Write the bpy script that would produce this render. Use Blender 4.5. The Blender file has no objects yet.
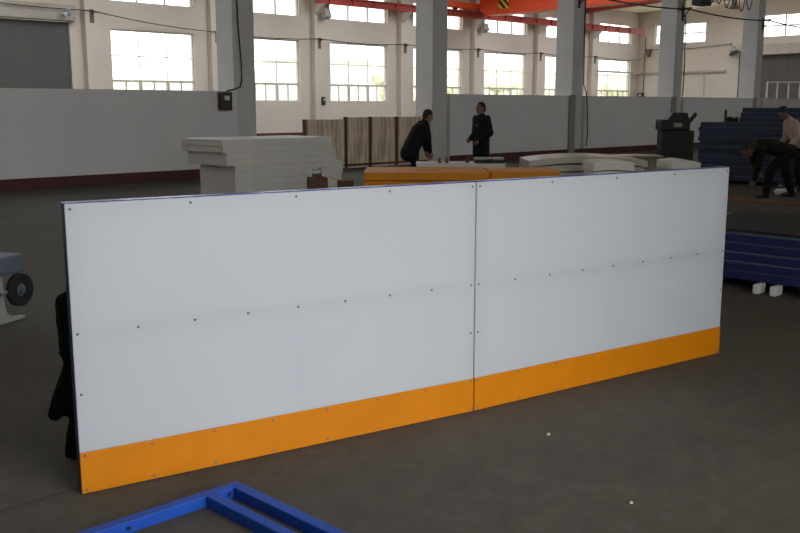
import bpy, bmesh, math, random
from mathutils import Vector, Matrix
random.seed(4)
sc = bpy.context.scene
C = sc.collection
PI = math.pi

# ------------------------------------------------------------------ world axes
# x runs along the hall towards its far end wall, y runs across it towards the far window wall.
VC, VW, VN, UE, UL = 18.3, 38.3, -1.75, 61.7, -16.0     # column row, window wall, near wall, end wall, left end
BAY, W0 = 6.165, 19.6                                  # bay and first window start

# ------------------------------------------------------------------ materials
def mat(name, col, rough=.6, metal=0, var=.06, scale=6, spec=.4, bump=0, coord='Object'):
    m = bpy.data.materials.new(name); m.use_nodes = True
    nt = m.node_tree; b = nt.nodes['Principled BSDF']
    b.inputs['Roughness'].default_value = rough
    b.inputs['Metallic'].default_value = metal
    b.inputs['Specular IOR Level'].default_value = spec
    tc = nt.nodes.new('ShaderNodeTexCoord')
    n = nt.nodes.new('ShaderNodeTexNoise'); n.inputs['Scale'].default_value = scale; n.inputs['Detail'].default_value = 5
    nt.links.new(tc.outputs[coord], n.inputs['Vector'])
    r = nt.nodes.new('ShaderNodeValToRGB')
    r.color_ramp.elements[0].position = .3; r.color_ramp.elements[1].position = .7
    r.color_ramp.elements[0].color = [max(0, c * (1 - var)) for c in col] + [1]
    r.color_ramp.elements[1].color = [min(1, c * (1 + var)) for c in col] + [1]
    nt.links.new(n.outputs['Fac'], r.inputs['Fac'])
    nt.links.new(r.outputs['Color'], b.inputs['Base Color'])
    if bump:
        bp = nt.nodes.new('ShaderNodeBump'); bp.inputs['Strength'].default_value = bump
        nt.links.new(n.outputs['Fac'], bp.inputs['Height']); nt.links.new(bp.outputs['Normal'], b.inputs['Normal'])
    return m

M = {}
M['cream'] = mat('cream_wall', (.58, .515, .445), .8, var=.04, scale=.6)
M['grey_wall'] = mat('grey_partition_paint', (.70, .685, .69), .7, var=.04, scale=.7)
M['return_shade'] = mat('shaded_return_grey', (.29, .275, .27), .7, var=.05, scale=2)
M['column'] = mat('column_paint', (.57, .555, .545), .75, var=.05, scale=1.2)
M['red_base'] = mat('maroon_paint', (.085, .02, .022), .5, var=.15, scale=3)
M['roof'] = mat('roof_beige', (.88, .79, .60), .8, var=.04, scale=.5)
M['gate'] = mat('dark_gate_steel', (.085, .08, .075), .6, var=.08, scale=.8)
M['beam'] = mat('beige_concrete', (.42, .38, .33), .85, var=.1, scale=1.5)
M['frame'] = mat('window_frame_steel', (.58, .54, .46), .5)
M['orange_steel'] = mat('crane_orange', (.80, .085, .02), .45, var=.08, scale=2)
M['red_steel'] = mat('rail_red', (.36, .05, .035), .5, var=.15, scale=2)
M['blue'] = mat('blue_paint', (.010, .058, .32), .5, var=.12, scale=9, spec=.22)
M['navy'] = mat('navy_paint', (.012, .02, .09), .45, var=.15, scale=6)
M['navy2'] = mat('dark_navy_paint', (.016, .024, .062), .5, var=.2, scale=5)
M['yellow'] = mat('orange_yellow_plastic', (.52, .165, .001), .5, var=.05, scale=5, spec=.2)
M['orange_sheet'] = mat('amber_plastic', (.58, .20, .004), .55, var=.1, scale=4, spec=.25)
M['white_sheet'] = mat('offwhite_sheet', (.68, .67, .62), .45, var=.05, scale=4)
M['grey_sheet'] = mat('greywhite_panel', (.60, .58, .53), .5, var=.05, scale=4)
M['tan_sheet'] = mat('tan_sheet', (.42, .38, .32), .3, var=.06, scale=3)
M['black'] = mat('black_paint', (.012, .012, .012), .5, var=.2, scale=8)
M['rubber'] = mat('black_rubber', (.012, .012, .013), .8, var=.2, scale=14)
M['cloth_black'] = mat('black_cloth', (.006, .006, .007), .95, var=.3, scale=20, bump=.3, spec=.1)
M['cast'] = mat('cast_grey', (.34, .33, .30), .6, var=.1, scale=8)
M['bluegrey'] = mat('blue_grey_paint', (.09, .11, .14), .5)
M['steel'] = mat('steel', (.45, .45, .45), .35, .8)
M['screw'] = mat('screw_zinc', (.20, .20, .21), .4, .6)
M['green_cable'] = mat('green_cable', (.02, .06, .045), .6)
M['cable'] = mat('dark_cable', (.05, .04, .037), .7)
M['bracket'] = mat('brown_bracket', (.15, .11, .09), .7)
M['cap'] = mat('blue_glossy_cap', (.016, .045, .26), .27, var=.1, spec=.6)
M['wood'] = mat('pale_wood', (.42, .36, .26), .8, var=.2, scale=7)
M['brown'] = mat('brown_cardboard', (.10, .05, .03), .85, var=.3, scale=6)
M['rust'] = mat('rust_orange', (.16, .055, .018), .75, var=.25, scale=4)
M['skin'] = mat('skin', (.22, .12, .085), .6, var=.05, scale=12)
M['hair'] = mat('black_hair', (.008, .007, .006), .7, var=.3, scale=30)
M['dark_suit'] = mat('charcoal_cloth', (.013, .013, .015), .95, var=.25, scale=18, bump=.2, spec=.15)
M['dark_suit2'] = mat('dark_brown_cloth', (.013, .011, .010), .95, var=.25, scale=18, bump=.2, spec=.15)
M['trouser'] = mat('dark_trouser_cloth', (.010, .010, .013), .95, var=.25, scale=18, bump=.2, spec=.15)
M['pink_cloth'] = mat('pale_pink_cloth', (.42, .29, .25), .9, var=.1, scale=10, bump=.2)
M['collar_green'] = mat('olive_cloth', (.035, .045, .01), .9, var=.2, scale=12)
M['white_plastic'] = mat('white_plastic', (.7, .7, .68), .5)
M['field'] = mat('dry_grass', (.50, .49, .34), .9, var=.2, scale=.3)
M['leaf'] = mat('pale_foliage', (.60, .58, .42), .9, var=.1, scale=.8)
M['bark'] = mat('bark', (.2, .15, .1), .9)
M['render'] = mat('pale_render', (.62, .61, .56), .9)
M['outer_glass'] = mat('pale_window_glass', (.40, .43, .45), .4)
M['pebble'] = mat('pebble', (.35, .32, .28), .9)

def hazard():
    m = bpy.data.materials.new('hazard_stripes'); m.use_nodes = True
    nt = m.node_tree; b = nt.nodes['Principled BSDF']; b.inputs['Roughness'].default_value = .5
    tc = nt.nodes.new('ShaderNodeTexCoord'); mp = nt.nodes.new('ShaderNodeMapping')
    mp.inputs['Rotation'].default_value = (math.radians(45), 0, 0)
    w = nt.nodes.new('ShaderNodeTexWave'); w.bands_direction = 'Y'; w.inputs['Scale'].default_value = 1.0
    r = nt.nodes.new('ShaderNodeValToRGB'); r.color_ramp.interpolation = 'CONSTANT'
    r.color_ramp.elements[0].color = (.01, .01, .01, 1); r.color_ramp.elements[1].color = (.75, .45, .02, 1)
    r.color_ramp.elements[1].position = .5
    nt.links.new(tc.outputs['Object'], mp.inputs['Vector']); nt.links.new(mp.outputs['Vector'], w.inputs['Vector'])
    nt.links.new(w.outputs['Fac'], r.inputs['Fac']); nt.links.new(r.outputs['Color'], b.inputs['Base Color'])
    return m
M['hazard'] = hazard()

def floor_mat():
    m = bpy.data.materials.new('worn_concrete'); m.use_nodes = True
    nt = m.node_tree; b = nt.nodes['Principled BSDF']
    b.inputs['Roughness'].default_value = .75; b.inputs['Specular IOR Level'].default_value = .25
    tc = nt.nodes.new('ShaderNodeTexCoord')
    def noise(s, d, r=.6):
        n = nt.nodes.new('ShaderNodeTexNoise'); n.inputs['Scale'].default_value = s; n.inputs['Detail'].default_value = d
        n.inputs['Roughness'].default_value = r
        nt.links.new(tc.outputs['Object'], n.inputs['Vector']); return n
    n1, n2 = noise(.55, 6, .65), noise(9, 8, .7)
    r1 = nt.nodes.new('ShaderNodeValToRGB')
    r1.color_ramp.elements[0].position = .3; r1.color_ramp.elements[0].color = (.066, .057, .046, 1)
    r1.color_ramp.elements[1].position = .72; r1.color_ramp.elements[1].color = (.098, .087, .072, 1)
    nt.links.new(n1.outputs['Fac'], r1.inputs['Fac'])
    r2 = nt.nodes.new('ShaderNodeValToRGB')
    r2.color_ramp.elements[0].position = .35; r2.color_ramp.elements[0].color = (.80, .80, .80, 1)
    r2.color_ramp.elements[1].position = .7; r2.color_ramp.elements[1].color = (1.1, 1.1, 1.1, 1)
    nt.links.new(n2.outputs['Fac'], r2.inputs['Fac'])
    mx = nt.nodes.new('ShaderNodeMix'); mx.data_type = 'RGBA'; mx.blend_type = 'MULTIPLY'; mx.inputs['Factor'].default_value = 1
    nt.links.new(r1.outputs['Color'], mx.inputs['A']); nt.links.new(r2.outputs['Color'], mx.inputs['B'])
    # saw-cut slab joints
    sp = nt.nodes.new('ShaderNodeSeparateXYZ'); nt.links.new(tc.outputs['Object'], sp.inputs[0])
    def line(out, off, per):
        a = nt.nodes.new('ShaderNodeMath'); a.operation = 'SUBTRACT'; a.inputs[1].default_value = off
        nt.links.new(out, a.inputs[0])
        p = nt.nodes.new('ShaderNodeMath'); p.operation = 'PINGPONG'; p.inputs[1].default_value = per / 2
        nt.links.new(a.outputs[0], p.inputs[0])
        l = nt.nodes.new('ShaderNodeMath'); l.operation = 'LESS_THAN'; l.inputs[1].default_value = .011
        nt.links.new(p.outputs[0], l.inputs[0]); return l
    la, lb = line(sp.outputs[0], 7.02, 6.0), line(sp.outputs[1], 3.62, 6.0)
    mxx = nt.nodes.new('ShaderNodeMath'); mxx.operation = 'MAXIMUM'
    nt.links.new(la.outputs[0], mxx.inputs[0]); nt.links.new(lb.outputs[0], mxx.inputs[1])
    m2 = nt.nodes.new('ShaderNodeMix'); m2.data_type = 'RGBA'
    nt.links.new(mxx.outputs[0], m2.inputs['Factor']); nt.links.new(mx.outputs['Result'], m2.inputs['A'])
    m2.inputs['B'].default_value = (.045, .04, .034, 1)
    nt.links.new(m2.outputs['Result'], b.inputs['Base Color'])
    bp = nt.nodes.new('ShaderNodeBump'); bp.inputs['Strength'].default_value = .12; bp.inputs['Distance'].default_value = .01
    nt.links.new(n2.outputs['Fac'], bp.inputs['Height']); nt.links.new(bp.outputs['Normal'], b.inputs['Normal'])
    return m
M['floor'] = floor_mat()

def hdpe():
    m = bpy.data.materials.new('white_polyethylene'); m.use_nodes = True
    nt = m.node_tree; b = nt.nodes['Principled BSDF']; out = nt.nodes['Material Output']
    b.inputs['Roughness'].default_value = .42; b.inputs['Specular IOR Level'].default_value = .45
    tc = nt.nodes.new('ShaderNodeTexCoord'); n = nt.nodes.new('ShaderNodeTexNoise')
    n.inputs['Scale'].default_value = 2.2; n.inputs['Detail'].default_value = 4
    nt.links.new(tc.outputs['Object'], n.inputs['Vector'])
    r = nt.nodes.new('ShaderNodeValToRGB')
    r.color_ramp.elements[0].color = (.66, .675, .70, 1); r.color_ramp.elements[1].color = (.70, .715, .74, 1)
    nt.links.new(n.outputs['Fac'], r.inputs['Fac']); nt.links.new(r.outputs['Color'], b.inputs['Base Color'])
    t = nt.nodes.new('ShaderNodeBsdfTranslucent'); t.inputs['Color'].default_value = (.8, .82, .86, 1)
    mx = nt.nodes.new('ShaderNodeMixShader'); mx.inputs[0].default_value = .50
    nt.links.new(b.outputs[0], mx.inputs[1]); nt.links.new(t.outputs[0], mx.inputs[2]); nt.links.new(mx.outputs[0], out.inputs['Surface'])
    return m
M['hdpe'] = hdpe()

def glass():
    m = bpy.data.materials.new('window_glass'); m.use_nodes = True
    nt = m.node_tree; nt.nodes.remove(nt.nodes['Principled BSDF']); out = nt.nodes['Material Output']
    t = nt.nodes.new('ShaderNodeBsdfTransparent'); t.inputs['Color'].default_value = (.95, .96, .95, 1)
    g = nt.nodes.new('ShaderNodeBsdfGlossy'); g.inputs['Roughness'].default_value = .05
    mx = nt.nodes.new('ShaderNodeMixShader'); mx.inputs[0].default_value = .05
    nt.links.new(t.outputs[0], mx.inputs[1]); nt.links.new(g.outputs[0], mx.inputs[2]); nt.links.new(mx.outputs[0], out.inputs['Surface'])
    return m
M['glass'] = glass()

def boards_mat():
    m = mat('stained_board', (.74, .62, .48), .85, var=.12, scale=3)
    nt = m.node_tree; b = nt.nodes['Principled BSDF']
    old = b.inputs['Base Color'].links[0].from_socket
    tc = nt.nodes.new('ShaderNodeTexCoord'); mp = nt.nodes.new('ShaderNodeMapping'); mp.inputs['Scale'].default_value = (14, 14, .8)
    n = nt.nodes.new('ShaderNodeTexNoise'); n.inputs['Scale'].default_value = 1; n.inputs['Detail'].default_value = 4
    nt.links.new(tc.outputs['Object'], mp.inputs[0]); nt.links.new(mp.outputs[0], n.inputs['Vector'])
    r = nt.nodes.new('ShaderNodeValToRGB'); r.color_ramp.elements[0].position = .35; r.color_ramp.elements[0].color = (.66, .58, .5, 1)
    r.color_ramp.elements[1].position = .55; r.color_ramp.elements[1].color = (1, 1, 1, 1)
    nt.links.new(n.outputs['Fac'], r.inputs['Fac'])
    mx = nt.nodes.new('ShaderNodeMix'); mx.data_type = 'RGBA'; mx.blend_type = 'MULTIPLY'; mx.inputs['Factor'].default_value = 1
    nt.links.new(old, mx.inputs['A']); nt.links.new(r.outputs['Color'], mx.inputs['B']); nt.links.new(mx.outputs['Result'], b.inputs['Base Color'])
    return m
M['boards'] = boards_mat()

# ------------------------------------------------------------------ mesh helpers
class MB:
    def __init__(s): s.bm = bmesh.new()
    def box(s, x0, x1, y0, y1, z0, z1, bev=0):
        vs = [s.bm.verts.new((x, y, z)) for z in (z0, z1) for y in (y0, y1) for x in (x0, x1)]
        fs = [(0, 2, 3, 1), (4, 5, 7, 6), (0, 1, 5, 4), (2, 6, 7, 3), (0, 4, 6, 2), (1, 3, 7, 5)]
        faces = [s.bm.faces.new([vs[i] for i in f]) for f in fs]
        if bev:
            es = list({e for f in faces for e in f.edges})
            bmesh.ops.bevel(s.bm, geom=es, offset=bev, segments=2, affect='EDGES', profile=.5)
        return s
    def obox(s, p, q, w, h, bev=0):
        # bar from p to q, w wide sideways, h high (p, q on the centre line)
        p, q = Vector(p), Vector(q); d = (q - p).normalized()
        up = Vector((0, 0, 1)) if abs(d.z) < .95 else Vector((0, 1, 0))
        r = d.cross(up).normalized(); u = r.cross(d)
        vs = [s.bm.verts.new(o + r * a * w / 2 + u * b * h / 2) for o in (p, q) for a, b in ((-1, -1), (1, -1), (1, 1), (-1, 1))]
        fs = [(3, 2, 1, 0), (4, 5, 6, 7), (0, 1, 5, 4), (1, 2, 6, 5), (2, 3, 7, 6), (3, 0, 4, 7)]
        faces = [s.bm.faces.new([vs[i] for i in f]) for f in fs]
        if bev:
            es = list({e for f in faces for e in f.edges})
            bmesh.ops.bevel(s.bm, geom=es, offset=bev, segments=2, affect='EDGES', profile=.5)
        return s
    def prism(s, pts, a0, a1, axis='y'):
        # polygon pts in the plane across AXIS, extruded from a0 to a1
        def P(p, a): return {'y': (p[0], a, p[1]), 'x': (a, p[0], p[1]), 'z': (p[0], p[1], a)}[axis]
        A = [s.bm.verts.new(P(p, a0)) for p in pts]; B = [s.bm.verts.new(P(p, a1)) for p in pts]
        n = len(pts)
        s.bm.faces.new(A); s.bm.faces.new(list(reversed(B)))
        for i in range(n): s.bm.faces.new((A[i], B[i], B[(i + 1) % n], A[(i + 1) % n]))
        return s
    def cyl(s, p, q, r, seg=20, r2=None):
        p, q = Vector(p), Vector(q); d = q - p
        m = Matrix.Translation((p + q) / 2) @ d.to_track_quat('Z', 'Y').to_matrix().to_4x4()
        bmesh.ops.create_cone(s.bm, cap_ends=True, segments=seg, radius1=r, radius2=r if r2 is None else r2, depth=d.length, matrix=m)
        return s
    def lathe(s, prof, c, axis, seg=32):
        # closed profile [(radius, along)] turned about AXIS through c
        c, ax = Vector(c), Vector(axis).normalized()
        e1 = ax.orthogonal().normalized(); e2 = ax.cross(e1)
        rings = [[s.bm.verts.new(c + ax * a + (e1 * math.cos(t) + e2 * math.sin(t)) * r) for r, a in prof] for t in [2 * PI * k / seg for k in range(seg)]]
        n = len(prof)
        for k in range(seg):
            A, B = rings[k], rings[(k + 1) % seg]
            for i in range(n): s.bm.faces.new((A[i], A[(i + 1) % n], B[(i + 1) % n], B[i]))
        return s
    def tube(s, pts, r, seg=8):
        pts = [Vector(p) for p in pts]; rings = []
        for i, p in enumerate(pts):
            d = (pts[min(i + 1, len(pts) - 1)] - pts[max(i - 1, 0)]).normalized()
            a = d.cross(Vector((0, 0, 1)))
            if a.length < .1: a = d.cross(Vector((0, 1, 0)))
            a.normalize(); b = d.cross(a)
            rings.append([s.bm.verts.new(p + (a * math.cos(t) + b * math.sin(t)) * r) for t in [2 * PI * k / seg for k in range(seg)]])
        for A, B in zip(rings, rings[1:]):
            for k in range(seg): s.bm.faces.new((A[k], A[(k + 1) % seg], B[(k + 1) % seg], B[k]))
        s.bm.faces.new(list(reversed(rings[0]))); s.bm.faces.new(rings[-1])
        return s
    def ball(s, c, r, sub=2):
        bmesh.ops.create_icosphere(s.bm, subdivisions=sub, radius=r, matrix=Matrix.Translation(c)); return s
    def capsule(s, p, q, r1, r2):
        p, q = Vector(p), Vector(q)
        s.ball(p, r1); s.ball(q, r2)
        if (q - p).length > 1e-4: s.cyl(p, q, r1, 16, r2)
        return s
    def ell(s, c, rx, ry, rz, rot=None, sub=3):
        m = Matrix.Translation(c) @ (rot or Matrix.Identity(4)) @ Matrix.Diagonal((rx, ry, rz, 1))
        bmesh.ops.create_icosphere(s.bm, subdivisions=sub, radius=1, matrix=m); return s
    def mesh(s, name, smooth=False):
        bmesh.ops.recalc_face_normals(s.bm, faces=s.bm.faces)
        me = bpy.data.meshes.new(name); s.bm.to_mesh(me); s.bm.free()
        if smooth:
            for p in me.polygons: p.use_smooth = True
        return me
    def build(s, name, m, parent=None, loc=(0, 0, 0), rz=0, smooth=False, kind=None):
        o = bpy.data.objects.new(name, s.mesh(name, smooth)); C.objects.link(o)
        o.data.materials.append(m)
        o.location = loc; o.rotation_euler = (0, 0, rz)
        if parent is not None: o.parent = parent
        if kind: o['kind'] = kind
        return o

def blend(mb, name, m, parent=None, loc=(0, 0, 0), rz=0, voxel=.014, it=4, kind=None):
    """one continuous smooth surface from overlapping shapes"""
    me = mb.mesh(name)
    o = bpy.data.objects.new(name, me); C.objects.link(o)
    r = o.modifiers.new('r', 'REMESH'); r.mode = 'VOXEL'; r.voxel_size = voxel
    sm = o.modifiers.new('s', 'SMOOTH'); sm.iterations = it; sm.factor = .5
    dg = bpy.context.evaluated_depsgraph_get(); dg.update()
    new = bpy.data.meshes.new_from_object(o.evaluated_get(dg))
    bpy.data.objects.remove(o); bpy.data.meshes.remove(me)
    for p in new.polygons: p.use_smooth = True
    new.name = name
    o = bpy.data.objects.new(name, new); C.objects.link(o)
    o.data.materials.clear(); o.data.materials.append(m)
    o.location = loc; o.rotation_euler = (0, 0, rz)
    if parent is not None: o.parent = parent
    if kind: o['kind'] = kind
    return o

def tag(o, label, cat, group=None):
    o['label'] = label; o['category'] = cat
    if group: o['group'] = group
    return o
def thing(name, label, cat, loc=(0, 0, 0), rz=0, group=None):
    o = bpy.data.objects.new(name, None); C.objects.link(o); o.empty_display_size = .1
    o.location = loc; o.rotation_euler = (0, 0, rz)
    return tag(o, label, cat, group)
def dup(root, loc, rz, label, group=None):
    r = root.copy(); C.objects.link(r); r.location = loc; r.rotation_euler = (0, 0, rz); r['label'] = label
    if group: r['group'] = group
    for ch in list(root.children):
        c = ch.copy(); C.objects.link(c); c.parent = r
        for g in list(ch.children):
            k = g.copy(); C.objects.link(k); k.parent = c
    return r
ORD = ['first', 'second', 'third', 'fourth', 'fifth', 'sixth', 'seventh', 'eighth', 'ninth', 'tenth', 'eleventh', 'twelfth', 'thirteenth']

def wall_cells(mb, a0, a1, z0, z1, b0, b1, holes, axis):
    """wall along AXIS from a0 to a1, b0..b1 thick, with rectangular holes (a0, a1, z0, z1)"""
    A = sorted({a0, a1, *[h[0] for h in holes], *[h[1] for h in holes]}); A = [a for a in A if a0 <= a <= a1]
    Z = sorted({z0, z1, *[h[2] for h in holes], *[h[3] for h in holes]})
    for i in range(len(A) - 1):
        run = None
        for j in range(len(Z) - 1):
            ca, cz = (A[i] + A[i + 1]) / 2, (Z[j] + Z[j + 1]) / 2
            solid = not any(h[0] < ca < h[1] and h[2] < cz < h[3] for h in holes)
            if solid and run is None: run = Z[j]
            if run is not None and (not solid or j == len(Z) - 2):
                top = Z[j + 1] if solid else Z[j]
                if axis == 'x': mb.box(A[i], A[i + 1], b0, b1, run, top)
                else: mb.box(b0, b1, A[i], A[i + 1], run, top)
                run = None
    return mb

# ------------------------------------------------------------------ the setting
MB().box(UL - .3, UE + .3, VN - .3, VW + .3, -.15, 0).build('floor', M['floor'], kind='structure')

wn = [0]
def window(a0, a1, z0, z1, b, axis, style):
    wn[0] += 1
    f = MB(); t = .035
    def bar(p0, p1, q0, q1, th=t):
        if axis == 'x': f.box(p0, p1, b - th, b + th, q0, q1)
        else: f.box(b - th, b + th, p0, p1, q0, q1)
    e = .06
    bar(a0, a1, z0, z0 + e); bar(a0, a1, z1 - e, z1); bar(a0, a0 + e, z0 + e, z1 - e); bar(a1 - e, a1, z0 + e, z1 - e)
    w = a1 - a0
    if style == 'lower':
        za, zb = z0 + .87, z0 + 1.95
        bar(a0 + e, a1 - e, za - .05, za + .05, .05); bar(a0 + e, a1 - e, zb - .022, zb + .022, .02)
        for k in (1, 2):
            x = a0 + w * k / 3
            bar(x - .018, x + .018, za + .05, z1 - e, .02)
            bar(x - .08, x + .08, z0 + e, za - .05, .05)
        for k in (.5, 1.5, 2.5):
            x = a0 + w * k / 3
            bar(x - .03, x + .03, z0 + e, za - .05)
    elif style == 'upper':
        for k in (1, 2):
            x = a0 + w * k / 3
            bar(x - .04, x + .04, z0 + e, z1 - e)
    else:
        x = (a0 + a1) / 2
        bar(x - .045, x + .045, z0 + e, z1 - e); zm = (z0 + z1) / 2
        bar(a0 + e, a1 - e, zm - .04, zm + .04)
    fr = f.build('window_%d' % wn[0], M['frame'], kind='structure')
    g = MB()
    if axis == 'x': g.box(a0 + .02, a1 - .02, b - .004, b + .004, z0 + .02, z1 - .02)
    else: g.box(b - .004, b + .004, a0 + .02, a1 - .02, z0 + .02, z1 - .02)
    g.build('pane', M['glass'], fr)
    return fr

ZL, ZH, ZU, ZV, EAVE = 1.85, 4.92, 6.08, 7.45, 8.3
DOOR = (.6, 4.45, 4.6)                               # open doorway behind the photographer
GATE = (13.0, 17.75, 0, 5.1)
ks = [k for k in range(-5, 7)]
far_holes, near_holes = [GATE], [(DOOR[0], DOOR[1], 0, DOOR[2])]
for k in ks:
    a = W0 + BAY * k
    if a + 4.15 < UL or a < UL: continue
    if k != -1: far_holes.append((a, a + 4.15, ZL, ZH))
    far_holes.append((a, a + 4.15, ZU, ZV))
    near_holes.append((a, a + 4.15, ZU, ZV))  # unseen near-wall openings, added to brighten the partition
    if a < -9: near_holes.append((a, a + 4.15, ZL, ZH))
wall_cells(MB(), UL, UE, 0, EAVE + .1, VW, VW + .35, far_holes, 'x').build('wall_back', M['cream'], kind='structure')
wall_cells(MB(), UL, UE, 0, EAVE + .1, VN - .35, VN, near_holes, 'x').build('wall_front', M['cream'], kind='structure')
END_DOOR = (22.6, 29.4, 0, 5.0)
end_holes = [END_DOOR, (33.0, 37.0, 6.05, 7.45), (25.0, 29.8, 6.15, 7.62)]
me_ = MB(); wall_cells(me_, VN - .35, VW + .35, 0, 9.4, UE, UE + .35, end_holes, 'y')
me_.build('wall_right', M['cream'], kind='structure')
MB().box(UL - .35, UL, VN - .35, VW + .35, 0, 9.4).build('wall_left', M['cream'], kind='structure')
for k in ks:
    a = W0 + BAY * k
    if a < 12 : continue
    if k != -1: window(a, a + 4.15, ZL, ZH, VW + .16, 'x', 'lower')
    window(a, a + 4.15, ZU, ZV, VW + .16, 'x', 'upper')
window(33.0, 37.0, 6.05, 7.45, UE + .16, 'y', 'cross')
window(25.0, 29.8, 6.15, 7.62, UE + .16, 'y', 'cross')

# maroon baseboards
MB().box(GATE[1], UE - .02, VW - .03, VW, 0, .28).build('baseboard_back', M['red_base'], kind='structure')

# pilasters on the window wall
pil = [W0 - 1.0 + BAY * k for k in range(0, 7)]
for i, u in enumerate(pil):
    MB().box(u - .3, u + .3, VW - .35, VW, 0, EAVE).build('column', M['cream'], kind='structure')

# roof: each bay a shallow gable, the far one with unseen gaps left of and along its middle, added to light it
def roof_pt(v):
    lo, hi = (VC + .3, VW + .35) if v > VC + .3 else (VN - .35, VC + .3)
    mid = (lo + hi) / 2
    return EAVE + .05 + .047 * ((hi - lo) / 2 - abs(v - mid))
rb = MB()
def roof_strip(u0, u1, v0, v1):
    rb.prism([(v0, roof_pt(v0 + 1e-5)), (v1, roof_pt(v1 - 1e-5)), (v1, roof_pt(v1 - 1e-5) + .12), (v0, roof_pt(v0 + 1e-5) + .12)], u0, u1, 'x')
mid_f, mid_n = (VC + .3 + VW + .35) / 2, (VN - .35 + VC + .3) / 2
roof_strip(UL, UE + .3, VN - .35, mid_n); roof_strip(UL, UE + .3, mid_n, VC + .3)
roof_strip(UL, UE + .3, VC + .3, 21.5); roof_strip(UL, UE + .3, 34.5, VW + .35)
sky = []
u = UL
while u < UE:
    roof_strip(u, min(u + 3.6, UE + .3), 21.5, mid_f); roof_strip(u, min(u + 3.6, UE + .3), mid_f, 34.5)
    if u + 3.6 < UE: sky.append((u + 3.6, min(u + BAY, UE)))
    u += BAY
rb.build('ceiling', M['roof'], kind='structure')

# steel roof rafters of the far bay
for u in [18.6 + BAY * k - .9 for k in range(0, 7)]:
    r = MB()
    for v0, v1 in ((VC + .35, mid_f), (mid_f, VW - .02)):
        r.prism([(v0, roof_pt(v0) - .46), (v1, roof_pt(v1) - .46), (v1, roof_pt(v1) - .01), (v0, roof_pt(v0) - .01)], u - .14, u + .14, 'x')
    r.build('beam', M['red_steel'], kind='structure')

# concrete columns between the two bays, and the low partition between them
cols = [(-.84, -.24), (5.76, 6.36), (12.36, 12.96), (18.96, 19.56), (25.55, 26.15), (32.0, 32.6), (38.66, 39.26), (45.3, 45.9), (51.9, 52.5)]
for a, b in cols:
    MB().box(a, b, VC, VC + .68, 0, 8.36, .015).build('column', M['column'], kind='structure')
part = MB(); base = MB(); post = MB()
segs = [(UL, 5.76), (6.36, 12.36), (19.56, 25.55), (26.15, 32.0), (32.6, 38.66)]
part.box(UL, 12.36, VC - .12, VC + .08, 0, 1.95)
for a, b in segs[2:]:
    part.box(a, b, VC - .12, VC + .08, 0, 1.95)
part.build('wall_partition', M['grey_wall'], kind='structure')
MB().box(39.26, UE, VC - .12, VC + .08, 0, 1.95).build('wall_partition_end', M['cream'], kind='structure')
base.box(UL, 12.36, VC - .135, VC - .12, 0, .21)
base.box(19.56, UE, VC - .135, VC - .12, 0, .21)
base.build('baseboard_partition', M['red_base'], kind='structure')
n = 0
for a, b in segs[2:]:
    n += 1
    MB().box(b - .32, b, VC - .17, VC - .125, 0, 1.97).build('trim_%d' % n, M['return_shade'], kind='structure')  # added strip, its darker colour paints the shade on the partition's return face

# big sliding gate on the left of the window wall and its lintel
g = MB(); g.box(GATE[0], GATE[1], VW + .12, VW + .2, 0, 5.08)
for k in range(1, 6):
    x = GATE[0] + (GATE[1] - GATE[0]) * k / 6
    g.box(x - .01, x + .01, VW + .115, VW + .12, 0, 5.08)
g.build('door_1', M['gate'], kind='structure')
MB().box(11.6, 17.95, VW - .28, VW, 5.12, 5.75).build('trim_20', M['beam'], kind='structure')
# dark door in the end wall and its lintel
g = MB(); g.box(UE + .12, UE + .2, END_DOOR[0], END_DOOR[1], 0, 5.0)
for k in range(1, 6):
    y = END_DOOR[0] + (END_DOOR[1] - END_DOOR[0]) * k / 6
    g.box(UE + .1, UE + .12, y - .03, y + .03, 0, 5.0)
g.build('door_2', M['gate'], kind='structure')
MB().box(UE - .3, UE, 21.8, 30.2, 5.02, 5.7).build('trim_21', M['beam'], kind='structure')
MB().box(UE - .06, UE, 32.88, 32.92, 0, 3.96).build('trim_22', M['cream'], kind='structure')
# ledge round the far corner
MB().box(UE - .16, UE, 31.3, VW - .1, 3.96, 4.10).build('trim_23', M['beam'], kind='structure')
MB().box(55.9, UE - .16, VW - .5, VW - .36, 3.98, 4.10).build('trim_24', M['beam'], kind='structure')

# ------------------------------------------------------------------ crane gear in the far bay
rail = MB(); rail.box(30.4, 60.9, 37.35, 37.62, 6.74, 6.80); rail.box(30.4, 60.9, 37.45, 37.52, 6.80, 7.06); rail.box(30.4, 60.9, 37.35, 37.62, 7.06, 7.12)
for k in range(0, 19):
    x = 31.2 + k * 1.55
    rail.box(x - .02, x + .02, 37.36, 37.61, 6.80, 7.06)
ro = tag(rail.build('crane_rail', M['red_steel']), 'long red steel crane rail running along the window wall', 'crane rail')
for u in [p for p in pil if p > 30]:
    MB().prism([(37.3, 6.74), (VW - .35, 6.74), (VW - .35, 6.2)], u - .26, u - .06, 'x').build('bracket', M['cream'], ro)
cr = thing('bridge_crane', 'bright orange overhead bridge crane with striped trolley above the far bay', 'crane', (42.8, 28, 7.1))
g = MB(); g.prism([(-9.0, -.25), (8.6, -.25), (9.05, .03), (9.1, .75), (-9.1, .75), (-9.1, -.1)], -.42, .42, 'x'); g.build('girder', M['orange_steel'], cr)
for y in (9.4, -9.3):
    e = MB(); e.box(-2.7, 2.1, y - .2, y + .2, .12, .46, .03); eo = e.build('end_carriage', M['orange_steel'], cr)
    for x in (-2.2, 1.6): MB().cyl((x, y - .12, .17), (x, y + .12, .17), .16).build('wheel', M['black'], eo)
hz = MB(); hz.box(-.47, -.425, 6.9, 7.6, .05, .75); hz.build('hazard_plate', M['hazard'], cr)
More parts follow.
